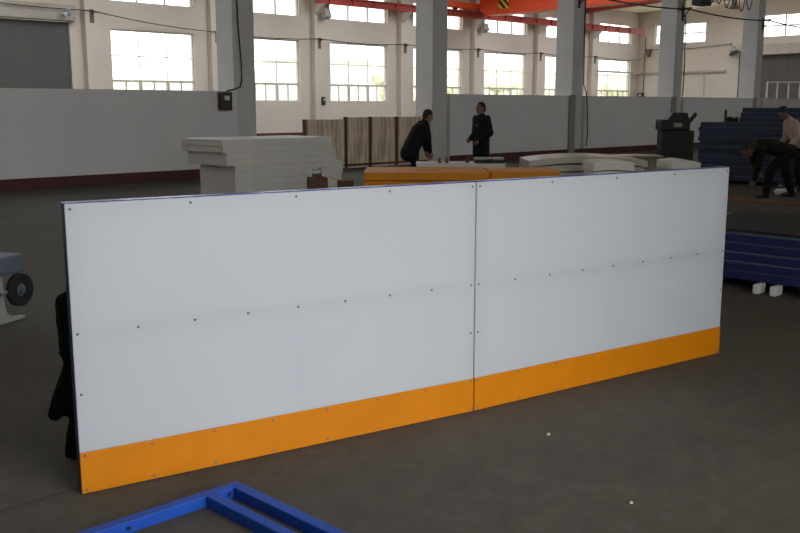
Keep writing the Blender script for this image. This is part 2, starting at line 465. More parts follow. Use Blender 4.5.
tr = MB(); tr.box(-.5, .5, 2.8, 4.4, .76, .92, .03); tr.cyl((-.2, 3.2, .86), (-.2, 4.2, .86), .16); tr.build('trolley', M['orange_steel'], cr)

# conductor cable on brackets along the window wall
pts = []
nodes = [(17.2, 5.4)] + [(u, 5.03) for u in pil[0:]]
nodes = [(11.8, 5.85)] + [(pil[0], 5.58)] + [(u, 5.03) for u in pil[1:]] + [(UE - .3, 5.0)]
for (a, za), (b, zb) in zip(nodes, nodes[1:]):
    for i in range(10):
        t = i / 10; pts.append((a + (b - a) * t, VW - .42, za + (zb - za) * t - .12 * 4 * t * (1 - t)))
pts.append((nodes[-1][0], VW - .42, nodes[-1][1]))
tag(MB().tube(pts, .022, 6).build('power_cable', M['cable']), 'thin dark cable sagging from pilaster to pilaster along window wall', 'cable')
names = ['beside the big dark gate', 'between the two windows nearest the gate', 'between the second and third window from the gate', 'between the third and fourth window from the gate', 'between the fourth and fifth window from the gate', 'between the fifth and sixth window from the gate', 'nearest the far corner']
for i, u in enumerate(pil[:7]):
    z = 5.58 if i == 0 else 5.03
    b = MB(); b.prism([(VW - .35, z - .02), (VW - .62, z - .02), (VW - .62, z - .07), (VW - .42, z - .12), (VW - .35, z - .42)], u - .03, u + .03, 'x')
    b.box(u - .1, u + .1, VW - .37, VW - .35, z - .5, z + .05)
    tag(b.build('mounting_bracket', M['bracket']), 'small dark cable bracket on the pilaster ' + names[i], 'bracket', 'cable brackets on the window wall')
def floodlight(u, v, z, label, grp=True):
    t = thing('floodlight', label, 'floodlight', (u, v, z), 0, 'floodlights on the pilasters' if grp else None)
    MB().prism([(-.28, -.18), (.0, -.30), (.1, .1), (-.12, .24)], -.2, .2, 'x').build('housing', M['cast'], t)
    MB().prism([(-.285, -.17), (-.27, -.16), (-.125, .23), (-.14, .24)], -.18, .18, 'x').build('lens', M['steel'], t)
    MB().obox((0, .05, 0), (0, .31, 0), .06, .06).build('arm', M['cable'], t)
floodlight(pil[2] + .17, VW - .66, 6.28, 'grey wall floodlight right of the second window from the gate')
floodlight(pil[4] + .17, VW - .66, 6.28, 'grey wall floodlight just below the orange crane')
t = thing('wall_lamp', 'small pale lamp on the lintel end above the dark gate', 'lamp', (17.4, VW - .28, 5.38))
MB().cyl((0, 0, 0), (0, -.28, -.02), .09).build('lamp_housing', M['white_plastic'], t)
MB().lathe([(.07, -.28), (.17, -.44), (.15, -.44), (.06, -.29)], (0, 0, 0), (0, 1, 0)).build('shade', M['steel'], t)
def wbox(name, u, v, z, w, h, d, label, axis='y'):
    t = thing(name, label, 'switch box', (u, v, z))
    b = MB()
    if axis == 'y':
        b.box(-w / 2, w / 2, -d, 0, -h / 2, h / 2, .012); b.build('case', M['cable'], t)
        MB().box(-w * .2, w * .2, -d - .02, -d, h * .05, h * .3).build('switch', M['white_plastic'], t)
    else:
        b.box(-d, 0, -w / 2, w / 2, -h / 2, h / 2, .012); b.build('case', M['cable'], t)
        MB().box(-d - .02, -d, -w * .2, w * .2, h * .05, h * .3).build('switch', M['white_plastic'], t)
wbox('switch_box', 31.1, VW - .35, 1.88, .2, .42, .12, 'small dark switch box on cream pilaster above the stained boards')
wbox('switch_box', UE, 37.9, 2.35, .45, .5, .2, 'dark switch box low in the far corner', 'x')
wbox('switch_box', 11.98, VC - .12, 1.72, .3, .40, .14, 'dark switch box at partition end beside the nearest tall column')
# column mounted cables
def wire(pts, r, label, m='green_cable', name='cable'):
    return tag(MB().tube(pts, r, 6).build(name, M[m]), label, 'cable')
wire([(12.47, VC - .03, 8), (12.46, VC - .03, 5), (12.5, VC - .03, 3.4), (12.56, VC - .03, 2.6), (12.56, VC - .03, 2.2), (12.5, VC - .04, 2.04), (12.25, VC - .15, 1.99), (12.02, VC - .19, 1.94)], .018, 'dark green cable curving down the nearest tall column to a switch box')
wire([(26.12, VC - .03, 8), (26.12, VC - .03, 4), (26.13, VC - .05, 2.3), (26.15, VC - .16, 2.05), (26.18, VC - .16, 1.9), (26.26, VC - .16, 1.3), (26.30, VC - .16, .8), (26.24, VC - .16, .3)], .02, 'dark green cable hanging straight down the middle column')
wire([(32.55, VC - .04, 5.0), (32.66, VC - .04, 3.2), (32.64, VC - .04, 2.0)], .022, 'thin dark cable hanging down the second column from the far right', 'cable')

# festoon cable along the column row
fz = 5.16
wp = [(25.7, VC - .3, 5.0)]
for a, b in ((25.7, 32.4), (32.4, 39.05), (39.05, 45.6)):
    for i in range(1, 11):
        t_ = i / 10; wp.append((a + (b - a) * t_, VC - .3, fz - .1 * 4 * t_ * (1 - t_)))
tag(MB().tube(wp, .028, 6).build('trolley_wire', M['cable']), 'dark wire strung between tall columns in front of end wall', 'wire')
for i, (u, lb) in enumerate(((25.8, 'dark bracket high on the middle column holding the wire'), (32.4, 'dark bracket on the column beside the hanging cable loops'), (39.05, 'dark bracket on the far right column holding the wire'))):
    b = MB(); b.box(u - .025, u + .025, VC - .36, VC, fz + .02, fz + .07); b.box(u - .06, u + .06, VC - .02, VC, fz - .4, fz + .12)
    b.obox((u, VC - .3, fz + .02), (u, VC - .01, fz - .3), .03, .03)
    tag(b.build('mounting_bracket', M['cable']), lb, 'bracket', 'wire brackets on the columns')
t = thing('cable_trolley', 'black box hanging at the top between the two right-hand columns', 'cable trolley', (32.75, VC - .62, 5.5))
MB().box(-.45, .22, -.22, .22, -.22, .35, .03).build('housing', M['black'], t)
MB().box(-.3, .1, -.05, .05, .35, .8).build('hanger', M['cable'], t)
fp = []
for i in range(6):
    a = 33.02 + i * .62
    for j in range(12):
        s_ = j / 12; dz = [.5, .46, .55, .42, .6, .5][i]
        fp.append((a + .6 * s_, VC - .62, 5.9 - dz * math.sin(PI * s_)))
tag(MB().tube(fp, .022, 6).build('hanging_cable', M['cable']), 'dark cable hanging in loops near top between right-hand columns', 'cable')
t = thing('hanging_lamp', 'small dark lamp hanging beside the cable loops', 'lamp', (35.8, VC - .3, 5.55))
MB().lathe([(.0, .32), (.08, .3), (.1, .1), (.2, -.12), (.18, -.12), (.07, .1), (0, .12)], (0, 0, 0), (0, 0, 1)).build('shade', M['cast'], t, smooth=True)
MB().cyl((0, 0, .3), (0, 0, .9), .015).build('cord', M['cable'], t)
# end wall wire and its funnel shaped loudspeaker
wire([(UE - .12, 37.4, 5.70), (UE - .12, 34, 5.66), (UE - .12, 30.9, 5.84)], .022, 'thin wire crossing the cream end wall below its windows', 'cable', 'wire')
tag(MB().prism([(37.55, 5.75), (37.15, 5.75), (37.3, 5.2), (37.4, 5.2)], UE - .3, UE, 'x').build('mounting_bracket', M['bracket']), 'small dark wire bracket on end wall near the far corner', 'bracket')
t = thing('loudspeaker', 'grey funnel loudspeaker high on the end wall', 'loudspeaker', (UE - .44, 30.75, 5.55))
MB().lathe([(.09, .3), (.12, .0), (.36, -.45), (.32, -.45), (.08, 0)], (0, 0, 0), (0.2, 0.5, .84)).build('horn', M['cast'], t, smooth=True)
MB().obox((0, 0, 0), (.42, 0, .08), .06, .06).build('bracket', M['cable'], t)
wire([(UE - .05, 30.35, 5.3), (UE - .05, 30.35, 2.2)], .03, 'dark vertical cable dropping from loudspeaker on end wall', 'cable', 'hanging_cable')
wire([(UE - .06, 37.7, 6.6), (UE - .06, 37.75, 2.6)], .028, 'grey pipe running down the far corner to switch box', 'bracket', 'pipe')
# white steel rack behind the partition, right edge
t = thing('steel_rack', 'white open steel rack behind partition in front of dark end door', 'rack', (41.2, 18.55, 0))
dv = Vector((.719, -.695, 0)); nv = Vector((.695, .719, 0))
bars = [(.0, 'post'), (.47, 'post'), (.98, 'post'), (1.5, 'post')]
off = nv * .9
for s_, nm in bars:
    p = dv * s_ + off; MB().obox(p, p + Vector((0, 0, 2.72)), .06, .06).build('post', M['white_plastic'], t)
for z in (2.69, 1.5, .3):
    MB().obox(off + Vector((0, 0, z)), off + dv * 1.5 + Vector((0, 0, z)), .06, .06).build('rail', M['white_plastic'], t)

# ------------------------------------------------------------------ stained boards closing the gap
bx = [(14.55, 15.85, 1.27), (15.9, 16.7, 1.325), (16.76, 17.68, 1.325), (17.74, 18.92, 1.32)]
lb = ['leftmost stained board behind the grey-white panel stack', 'narrow stained board second from left in the gap', 'stained upright board third from left with dark streaks', 'stained upright board beside column behind bending person']
for (a, b, h), l in zip(bx, lb):
    t = thing('upright_board', l, 'board', (a, VC + .15, 0), 0, 'stained boards closing the gap between columns')
    MB().box(.03, b - a, .03, .09, 0.02, h, .004).build('board', M['boards'], t)
    MB().box(-.02, .03, -.0, .1, 0, h + .01).build('post', M['brown'], t)
    MB().box(.03, b - a, .0, .03, .06, .11).build('rail', M['brown'], t)

# ------------------------------------------------------------------ exterior beyond the windows
MB().box(-40, 170, VW + .5, 190, -.4, -.2).build('ground_outside', M['field'], kind='structure')
MB().box(-80, 120, -90, VN - .4, -.4, -.2).build('ground_front', M['field'], kind='structure')
tg = 'trees beyond the far windows'
def tree_mesh(h, seed):
    rnd = random.Random(seed); m = MB()
    for i in range(7):
        m.ell((rnd.uniform(-1.3, 1.3), rnd.uniform(-1.2, 1.2), h * rnd.uniform(.45, .85)), rnd.uniform(1.0, 1.7), rnd.uniform(1, 1.6), h * rnd.uniform(.12, .2), sub=3)
    for v in m.bm.verts:
        v.co += Vector((rnd.uniform(-.13, .13), rnd.uniform(-.13, .13), rnd.uniform(-.13, .13)))
    return m
protos = []
for i in range(3):
    t = thing('tree', 'pale leafy tree seen through the tall windows', 'tree', (0, 0, -.2), 0, tg)
    tree_mesh(5.5, i).build('crown', M['leaf'], t, smooth=True)
    MB().cyl((0, 0, 0), (0, 0, 3.4), .16, 10, .09).build('trunk', M['bark'], t)
    protos.append(t)
rt = random.Random(9)
first = [True] * 3
for i in range(15):
    u = 78 + i * 6.6 + rt.uniform(-.5, .5); v = 92 + rt.uniform(-3, 3); p = protos[i % 3]
    if first[i % 3]: p.location = (u, v, -.2); first[i % 3] = False; o = p
    else: o = dup(p, (u, v, -.2), rt.uniform(0, 6), p['label'])
    s_ = rt.uniform(.9, 1.15); o.scale = (s_ * 1.15, s_ * 1.2, s_ * 1.3)
hm = MB(); NX, NY = 60, 8; hv = []
for j_ in range(NY + 1):
    for i_ in range(NX + 1):
        x = 30 + 200 * i_ / NX; t_ = j_ / NY; y = 104 + 60 * t_
        amp = 4.5 + 6.5 * min(1, max(0, (x - 70) / 60))
        hv.append(hm.bm.verts.new((x, y, -.3 + amp * math.sin(t_ * PI / 2) ** .8 + (.5 * math.sin(x * .31) + .4 * math.sin(x * .83 + 1)) * t_)))
for j_ in range(NY):
    for i_ in range(NX):
        a = j_ * (NX + 1) + i_; hm.bm.faces.new((hv[a], hv[a + 1], hv[a + NX + 2], hv[a + NX + 1]))
hm.build('hill', M['field'], smooth=True, kind='structure')
t = thing('building', 'faint pale building outside the windows right of the tall column', 'building', (66, 78, -.2))
MB().box(-5, 5, 0, 6, 0, 6.6).build('wall', M['render'], t)
MB().box(-5.3, 5.3, -.3, 6.3, 6.6, 6.9).build('roof', M['render'], t)
for x in (-3.2, -.8, 1.6, 3.6):
    MB().box(x - .6, x + .6, -.06, 0, 3.4, 5.2).build('window', M['outer_glass'], t)

# ------------------------------------------------------------------ the two fence panels
def fence_panel(loc, rz, label, L=2.045):
    K = .182
    t = thing('rink_fence', label, 'fence panel', loc, rz, 'ice rink fence panels')
    H = 1.22
    # local x along the panel, y into the back
    MB().box(.002, L - .002, .000, .010, K, H - .001, .002).build('white_sheet', M['hdpe'], t)
    MB().box(.001, L - .001, -.004, .010, .004, K, .002).build('kick_plate', M['yellow'], t)
    fr = 'frame_bar'
    for z0, z1 in ((0.002, .05), (.662, .712), (H - .042, H)):
        MB().box(.045, L - .045, .012, .060, z0, z1, .003).build('frame_rail', M['navy'], t)
    for x in (0.002, L - .045):
        MB().box(x, x + .043, .012, .066, 0, H, .003).build('frame_post', M['navy'], t)
    MB().box(L / 2 - .02, L / 2 + .02, .012, .06, .05, .662).build('frame_post', M['navy'], t)
    MB().box(0.0, L, .010, .068, H, H + .003, .001).build('top_cap', M['cap'], t)
    for x in (.35, L - .35):
        b = MB(); b.obox((x, .06, .75), (x, .42, .03), .035, .035); b.box(x - .03, x + .03, .04, .5, 0, .03)
        b.build('rear_brace', M['navy'], t)
    prot = None
    def screw(x, z, y=0):
        nonlocal prot
        if prot is None:
            m = MB(); m.lathe([(0.0001, -.0045), (.003, -.0042), (.006, -.001), (.006, .002), (0.0001, .002)], (0, 0, 0), (0, 1, 0), 12)
            prot = m.mesh('screw', True); prot.materials.append(M['screw'])
        o = bpy.data.objects.new('screw', prot); C.objects.link(o); o.parent = t; o.location = (x, y, z)
    for i in range(9): screw(.022 + (L - .044) * i / 8, .687)
    for i in range(5): screw(.022 + (L - .044) * i / 4, H - .022)
    for x in (.022, L - .022): screw(x, .432)
    for i in range(8):
        x = .022 + (L - .044) * i / 7
        screw(x, K - .014, -.004); screw(x, .020, -.004)
    return t
a1 = math.atan2(3.120 - 3.543, 3.557 - 1.576); a2 = math.atan2(2.778 - 3.121, 5.598 - 3.563)
fence_panel((1.576, 3.543, 0), a1, 'left white ice rink fence panel with orange kick plate, nearer one', 2.026)
fence_panel((3.561, 3.119, 0), a2, 'right white ice rink fence panel with orange kick plate, farther one', 2.062)

# blue steel frame lying on the floor
t = thing('steel_framework', 'bright blue rectangular steel tube frame lying on floor before the fence', 'steel frame', (2.062, 3.097, 0))
A, B = Vector((0, 0, .025)), Vector((-1.9, .02, .025))
MB().obox(A, B, .05, .05, .004).build('side_bar', M['blue'], t)
dn = Vector((.03, -1, 0)).normalized()
MB().obox(A + Vector((-.025, 0, 0)) + dn * .025, A + Vector((-.025, 0, 0)) + dn * 1.25, .05, .05, .004).build('end_bar', M['blue'], t)
MB().obox(A + Vector((-.155, 0, 0)) + dn * .025, A + Vector((-.155, 0, 0)) + dn * 1.25, .05, .05, .004).build('cross_bar', M['blue'], t)
MB().obox(A + dn * 1.275, B + dn * 1.275, .05, .05, .004).build('side_bar', M['blue'], t)
MB().obox(B + Vector((.025, 0, 0)) + dn * .025, B + Vector((.025, 0, 0)) + dn * 1.25, .05, .05, .004).build('end_bar', M['blue'], t)
for x in (-.07, -.52, -1.1):
    MB().cyl((x, -.025, .025), (x, -.0275, .025), .008, 12).build('bolt_hole', M['black'], t)

# black jacket hanging behind the left end of the fence
RI = -math.radians(44.03)      # local x = picture right, local y = away
j = MB()
j.capsule((.05, 0, .735), (.05, 0, .52), .05, .045); j.capsule((.05, .0, .52), (.07, .02, .42), .05, .035)
j.capsule((.07, 0, .45), (.02, -.02, .27), .045, .06); j.capsule((.02, -.02, .30), (-.025, -.03, .22), .05, .030)
j.capsule((.06, 0, .40), (.085, 0, .16), .05, .045); j.capsule((.06, 0, .17), (.04, 0, .035), .035, .04)
j.capsule((.12, .02, .735), (.13, .02, .20), .05, .05); j.ell((.1, .0, .5), .07, .06, .3)
rj = random.Random(3)
for v in j.bm.verts: v.co += Vector((rj.uniform(-.008, .008), rj.uniform(-.01, .01), rj.uniform(-.008, .008)))
jk = blend(j, 'jacket', M['cloth_black'], None, (1.706, 3.985, 0), RI, .011, 2)
tag(jk, 'black cloth jacket hanging behind the left end of the fence', 'jacket')

# ------------------------------------------------------------------ belt grinder at the left edge
ge = math.atan2(.43, .9)
t = thing('workshop_machine', 'grey machine with black wheel at left edge of floor', 'machine', (2.675, 6.99, 0), ge)
w = MB(); w.lathe([(.055, -.028), (.112, -.03), (.125, -.018), (.125, .018), (.112, .03), (.055, .028), (.05, .012), (.05, -.012)], (0, -.06, .235), (0, 1, 0), 40)
wo = w.build('wheel', M['rubber'], t, smooth=False)
MB().lathe([(.001, -.04), (.022, -.038), (.028, -.02), (.05, -.012), (.05, .012), (.02, .03), (.001, .03)], (0, -.06, .235), (0, 1, 0), 24).build('hub', M['bluegrey'], wo)
f = MB(); f.prism([(-.62, 0), (.07, 0), (.07, .018), (-.05, .032), (-.11, .07), (-.13, .14), (-.135, .37), (-.18, .37), (-.19, .14), (-.22, .07), (-.30, .034), (-.62, .03)], -.03, .01)
f.build('bracket', M['cast'], t)
MB().cyl((-.2, -.06, .235), (-.0, -.04, .235), .014).build('arm', M['steel'], t)
MB().box(-.7, .03, -.10, .14, .372, .51, .015).build('motor_case', M['bluegrey'], t)
f = MB(); f.prism([(-.62, 0), (.0, 0), (.0, .018), (-.28, .034), (-.62, .03)], .07, .11); f.box(-.62, -.54, .07, .11, .03, .372); f.box(-.62, -.54, -.03, .01, .03, .372)
f.build('rear_foot', M['cast'], t)
MB().cyl((-.4, .0, .47), (-.4, 0, .53), .05).build('cap', M['black'], t)

# ------------------------------------------------------------------ stack of thick grey-white panels
n = 10; z = .0; H = 1.075 / n
for i in range(n):
    # lower group shifted back, the next one out to the left, the top one out further
    if i < 6: ox, oy, lx, ly = .12, -.02, 2.28, 1.05
    elif i < 8: ox, oy, lx, ly = -.03, 0, 2.30, 1.16
    else: ox, oy, lx, ly = -.09, .0, 2.28, 1.25
    ox += random.uniform(-.012, .012)
    if i in (4, 5): lx += .03
    o = MB().box(ox, ox + lx, oy, oy + ly, 0, H - .002, .004).build('thick_sheet', M['grey_sheet'], None, (8.43, 12.72, i * H))
    l = 'lowest' if i == 0 else 'topmost' if i == n - 1 else ORD[i] + ' from the bottom'
    tag(o, 'thick grey-white panel, ' + l + ' in the tall stack', 'panel', 'thick grey-white panels in the tall stack')

# ------------------------------------------------------------------ amber sheets behind the fence
def warped(w, d, th, warp, seed, nx=18, ny=8, bend=0):
    rnd = random.Random(seed); m = MB(); ph = rnd.uniform(0, 6)
    top, bot = [], []
    for j_ in range(ny + 1):
        for i_ in range(nx + 1):
            x = -w / 2 + w * i_ / nx; y = -d / 2 + d * j_ / ny
            zz = warp * (1 - (2 * x / w) ** 2) + bend * math.sin(ph + 3 * x / w) * .3
            top.append(m.bm.verts.new((x, y, zz + th))); bot.append(m.bm.verts.new((x, y, zz)))
    k = nx + 1
    for j_ in range(ny):
        for i_ in range(nx):
            a = j_ * k + i_
            m.bm.faces.new((top[a], top[a + 1], top[a + k + 1], top[a + k])); m.bm.faces.new((bot[a], bot[a + k], bot[a + k + 1], bot[a + 1]))
    for i_ in range(nx):
        m.bm.faces.new((bot[i_], bot[i_ + 1], top[i_ + 1], top[i_])); a = ny * k + i_
        m.bm.faces.new((bot[a + 1], bot[a], top[a], top[a + 1]))
    for j_ in range(ny):
        a = j_ * k; m.bm.faces.new((bot[a + k], bot[a], top[a], top[a + k])); a = j_ * k + nx
        m.bm.faces.new((bot[a], bot[a + k], top[a + k], top[a]))
    return m
def sheet_stack(name, cat, m, cx, cy, rz, w, d, n, z0, z1, warp, desc, grp, jit=.03, power=2.0):
    th = (z1 - z0) / n
    for i in range(n):
        wp_ = warp * ((i + 1) / n) ** power
        wpp = warp * (i / n) ** power
        o = warped(w + random.uniform(-jit, jit), d + random.uniform(-jit, jit), th * .93, wp_, i).build(
            name, m, None, (cx + random.uniform(-jit, jit) * .7, cy + random.uniform(-jit, jit) * .7, z0 + i * th), rz + random.uniform(-.006, .006))
        l = 'lowest' if i == 0 else 'topmost' if i == n - 1 else ORD[i] + ' from the bottom'
        tag(o, desc % l, cat, grp)
def blocks(pts, label, grp, h, rz):
    """wooden blocks lying under a stack"""
    for i, (x, y) in enumerate(pts):
        tag(MB().box(-.35, .35, -.06, .06, 0, h - .002, .006).build('wooden_block', M['wood'], None, (x, y, 0), rz), label[i], 'wooden block', grp)
sheet_stack('plastic_sheet', 'plastic sheet', M['orange_sheet'], 8.60, 8.42, RI, 1.56, 1.1, 8, 0, .80, .0,
            'amber plastic sheet, %s in the stack behind the fence joint', 'amber sheets behind the left fence panel', .015)
sheet_stack('plastic_sheet', 'plastic sheet', M['orange_sheet'], 9.488, 7.562, RI, .86, .9, 8, 0, .80, .0,
            'amber plastic sheet, %s in the short stack behind the right fence panel', 'amber sheets behind the right fence panel', .015)

# brown scrap beside the amber sheets
hp = [((7.56, 9.36), .24, .24, .70, 'dark brown carton standing left of the amber sheets'), ((7.83, 9.12), .18, .20, .655, 'dark brown carton close against the amber sheets')]
for (x, y), w_, d_, h_, l in hp:
    b = thing('carton', l, 'carton', (x, y, 0), RI + .25)
    MB().box(-w_ / 2, w_ / 2, -d_ / 2, d_ / 2, 0, h_, .01).build('box', M['brown'], b)
    MB().prism([(-w_ / 2, h_ + .002), (-w_ / 2 - .10, h_ + .05), (-w_ / 2 - .10, h_ + .054), (-w_ / 2, h_ + .007)], -d_ / 2, d_ / 2).build('flap', M['rust'], b)
t = thing('metal_fitting', 'small silver metal fitting lying on the brown carton', 'fitting', (7.56, 9.36, .702), RI)
MB().cyl((-.06, 0, .055), (.06, 0, .055), .05).build('body', M['steel'], t)
MB().lathe([(.03, -.02), (.065, -.02), (.065, .02), (.03, .02)], (.04, 0, .065), (1, 0, 0)).build('flange', M['steel'], t)

# work table with fittings behind the amber sheets
t = thing('work_table', 'pale grey work table behind the amber sheets', 'table', (10.45, 9.5, 0), RI)
MB().box(-.66, .66, -.3, .3, .70, .765, .008).build('table_top', M['grey_sheet'], t)
for x in (-.6, .6):
    for y in (-.24, .24): MB().box(x - .025, x + .025, y - .025, y + .025, 0, .70).build('leg', M['cast'], t)
for k, (x, l) in enumerate(((-.32, 'small dark clamp at left on the work table'), (-.21, 'small dark clamp, middle one on the work table'), (.10, 'small dark clamp beside the flat case on the table'))):
    c = MB(); c.box(-.025, .025, -.03, .03, 0, .03); c.cyl((0, 0, .03), (0, 0, .075), .018, 12); c.cyl((-.03, 0, .07), (.03, 0, .07), .007, 8)
    p = Vector((x, -.2, 0)); q = Matrix.Rotation(RI, 3, 'Z') @ p
    tag(c.build('clamp', M['rust'], None, (10.45 + q.x, 9.5 + q.y, .767), RI), l, 'clamp', 'small clamps on the work table')
q = Matrix.Rotation(RI, 3, 'Z') @ Vector((.42, -.2, 0))
t = thing('flat_case', 'dark grey flat case lying on the work table', 'case', (10.45 + q.x, 9.5 + q.y, .767), RI)
MB().box(-.22, .22, -.1, .1, 0, .05, .012).build('lower_shell', M['black'], t)
MB().box(-.22, .22, -.1, .1, .052, .085, .012).build('lid', M['cast'], t)
MB().box(-.05, .05, -.115, -.1, .03, .06).build('handle', M['black'], t)

# warped off-white sheets
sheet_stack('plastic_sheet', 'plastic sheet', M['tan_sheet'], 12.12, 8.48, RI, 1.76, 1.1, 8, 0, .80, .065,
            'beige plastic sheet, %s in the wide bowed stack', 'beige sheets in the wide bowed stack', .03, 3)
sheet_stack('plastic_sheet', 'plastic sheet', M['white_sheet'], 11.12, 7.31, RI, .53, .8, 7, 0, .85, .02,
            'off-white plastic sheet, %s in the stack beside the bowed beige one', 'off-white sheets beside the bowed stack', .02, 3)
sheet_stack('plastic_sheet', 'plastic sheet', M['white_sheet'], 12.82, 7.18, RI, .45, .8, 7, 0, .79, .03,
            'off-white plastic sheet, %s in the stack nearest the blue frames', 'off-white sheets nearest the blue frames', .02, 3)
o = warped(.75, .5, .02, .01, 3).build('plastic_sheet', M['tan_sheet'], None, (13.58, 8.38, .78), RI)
ob = thing('trestle', 'low trestle under a beige sheet between off-white stacks', 'trestle', (13.58, 8.38, 0), RI)
MB().box(-.4, .4, -.05, .05, .72, .778).build('beam', M['wood'], ob)
for x in (-.33, .33):
    for s_ in (-1, 1): MB().obox((x, s_ * .22, .0), (x, s_ * .04, .74), .05, .04).build('leg', M['wood'], ob)
tag(o, 'loose beige sheet resting on a trestle between off-white stacks', 'plastic sheet')

# ------------------------------------------------------------------ stacked dark blue frame panels
def frame_panel_proto(lx, ly, h, label, grp, m):
    t = thing('fence_section', label, 'frame panel', (0, 0, 0), 0, grp)
    s_ = .05
    MB().box(0, s_, 0, ly, 0, h - .014, .003).build('frame_rail', m, t); MB().box(lx - s_, lx, 0, ly, 0, h - .014, .003).build('frame_rail', m, t)
    MB().box(s_, lx - s_, 0, s_, 0, h - .014).build('end_bar', m, t); MB().box(s_, lx - s_, ly - s_, ly, 0, h - .014).build('end_bar', m, t)
    for k in (1, 2): MB().box(s_, lx - s_, ly * k / 3 - .025, ly * k / 3 + .025, 0, h - .014).build('cross_bar', m, t)
    MB().box(.004, lx - .004, .004, ly - .004, h - .014, h - .002).build('sheet', M['bluegrey'], t)
    return t
gb = 'dark blue frame panels in the tall stack'
h = .1005
p0 = None
for i in range(12):
    l = 'dark blue steel frame panel, %s in the tall stack behind workers' % ('lowest' if i == 0 else 'topmost full-length' if i == 11 else ORD[i] + ' from the bottom')
    loc = (18.5 + random.uniform(-.02, .02), 6.2 + random.uniform(-.02, .02), .07 + i * h)
    if p0 is None: p0 = frame_panel_proto(1.22, 3.72, h, l, gb, M['navy2']); p0.location = loc
    else: dup(p0, loc, 0, l)
p1 = None
for i in range(3):
    l = 'shorter dark blue frame panel, %s of the three lying on the tall stack' % ('lowest', 'middle', 'topmost')[i]
    loc = (18.62, 6.2 - .03 * i, .07 + 12 * h + i * h)
    if p1 is None: p1 = frame_panel_proto(1.1, 2.9, h, l, 'shorter frame panels on the tall stack', M['navy2']); p1.location = loc
    else: dup(p1, loc, 0, l)
for i, y in enumerate((6.7, 8.1, 9.5)):
    tag(MB().box(18.55, 19.7, y - .05, y + .05, 0, .068).build('wooden_block', M['wood']), 'wooden bearer under the tall blue stack, %s from its far left end' % ORD[2 - i], 'wooden block', 'bearers under the tall blue stack')
t = thing('power_tool', 'small dark tool with pale coiled lead on tall blue stack', 'tool', (18.95, 9.42, .07 + 12 * h), RI)
MB().box(-.16, .12, -.06, .06, .0, .11, .02).build('body', M['black'], t)
MB().obox((-.14, 0, .1), (-.14, 0, .26), .05, .06, .01).build('handle', M['black'], t)
MB().tube([(.02 + .09 * math.cos(a), -.05 - .02 * a / 6, .17 + .08 * math.sin(a)) for a in [k * .5 for k in range(16)]], .012).build('lead', M['white_plastic'], t)

# low stack in front, on white feet
gl = 'blue frames in the low stack'
p2 = None; h2 = .083
for i in range(5):
    l = 'blue steel frame panel, %s in the low stack right of the fence' % ('lowest' if i == 0 else 'topmost' if i == 4 else ORD[i] + ' from the bottom')
    loc = (7.78 + random.uniform(-.015, .015), 1.9, .085 + i * h2)
    if p2 is None: p2 = frame_panel_proto(1.48, 2.75, h2, l, gl, M['navy']); p2.location = loc
    else: dup(p2, loc, 0, l)
for i, (y, l) in enumerate(((3.50, 'white plastic foot under low blue stack nearest the fence'), (3.35, 'white plastic foot under low blue stack, second from the fence'), (3.09, 'white plastic foot under low blue stack at right picture edge'))):
    tag(MB().box(-.05, .09, -.028, .028, 0, .083, .01).build('foot_block', M['white_plastic'], None, (7.71, y, 0)), l, 'foot', 'white feet under the low blue stack')
for i, x in enumerate((8.3, 9.0)):
    tag(MB().box(x - .05, x + .05, 2.0, 4.5, 0, .083).build('wooden_block', M['wood']), ('front', 'rear')[i] + ' wooden bearer under the low blue stack', 'wooden block', 'bearers under the low blue stack')
zt = .085 + 5 * h2
tag(warped(1.35, 2.2, .02, .0, 2, bend=.03).build('rubber_mat', M['rubber'], None, (8.5, 3.25, zt + .012)), 'black rubber mat lying on the low blue stack', 'mat')

# flat strip of rusty sheet and pale plastic bag near the bending man
tag(MB().box(15.1, 15.5, 5.4, 8.3, 0, .02, .004).build('steel_plate', M['rust']), 'long rust orange plate lying on the floor at the feet of bending man', 'plate')
bg = MB()
for k in range(6): bg.ell((random.uniform(-.16, .16), random.uniform(-.08, .08), .05 + random.uniform(0, .05)), random.uniform(.05, .1), .07, random.uniform(.04, .07), sub=2)
for v in bg.bm.verts: v.co += Vector((random.uniform(-.012, .012),) * 3)
b_ = blend(bg, 'plastic_bag', M['white_plastic'], None, (16.75, 7.2, 0), RI, .014, 1)
tag(b_, 'crumpled white plastic bag on floor behind bending man', 'bag')

# black machine in front of the partition
t = thing('workshop_machine', 'black workshop machine standing before the grey partition', 'machine', (25.4, 14.35, 0), RI)
MB().box(-.5, .45, -.3, .3, 0, .9, .03).build('cabinet', M['black'], t)
MB().box(-.55, .3, -.35, .35, .9, 1.22, .03).build('housing', M['black'], t)
MB().prism([(-.35, 1.22), (.3, 1.22), (.22, 1.42), (-.2, 1.42)], -.25, .25).build('hood', M['black'], t)
MB().cyl((.3, -.1, 1.1), (.5, -.1, 1.36), .06).build('lever', M['black'], t)
MB().ball((.5, -.1, 1.37), .06).build('knob', M['collar_green'], t)
MB().box(-.2, .05, -.36, -.35, 1.0, 1.12).build('control_panel', M['cast'], t)

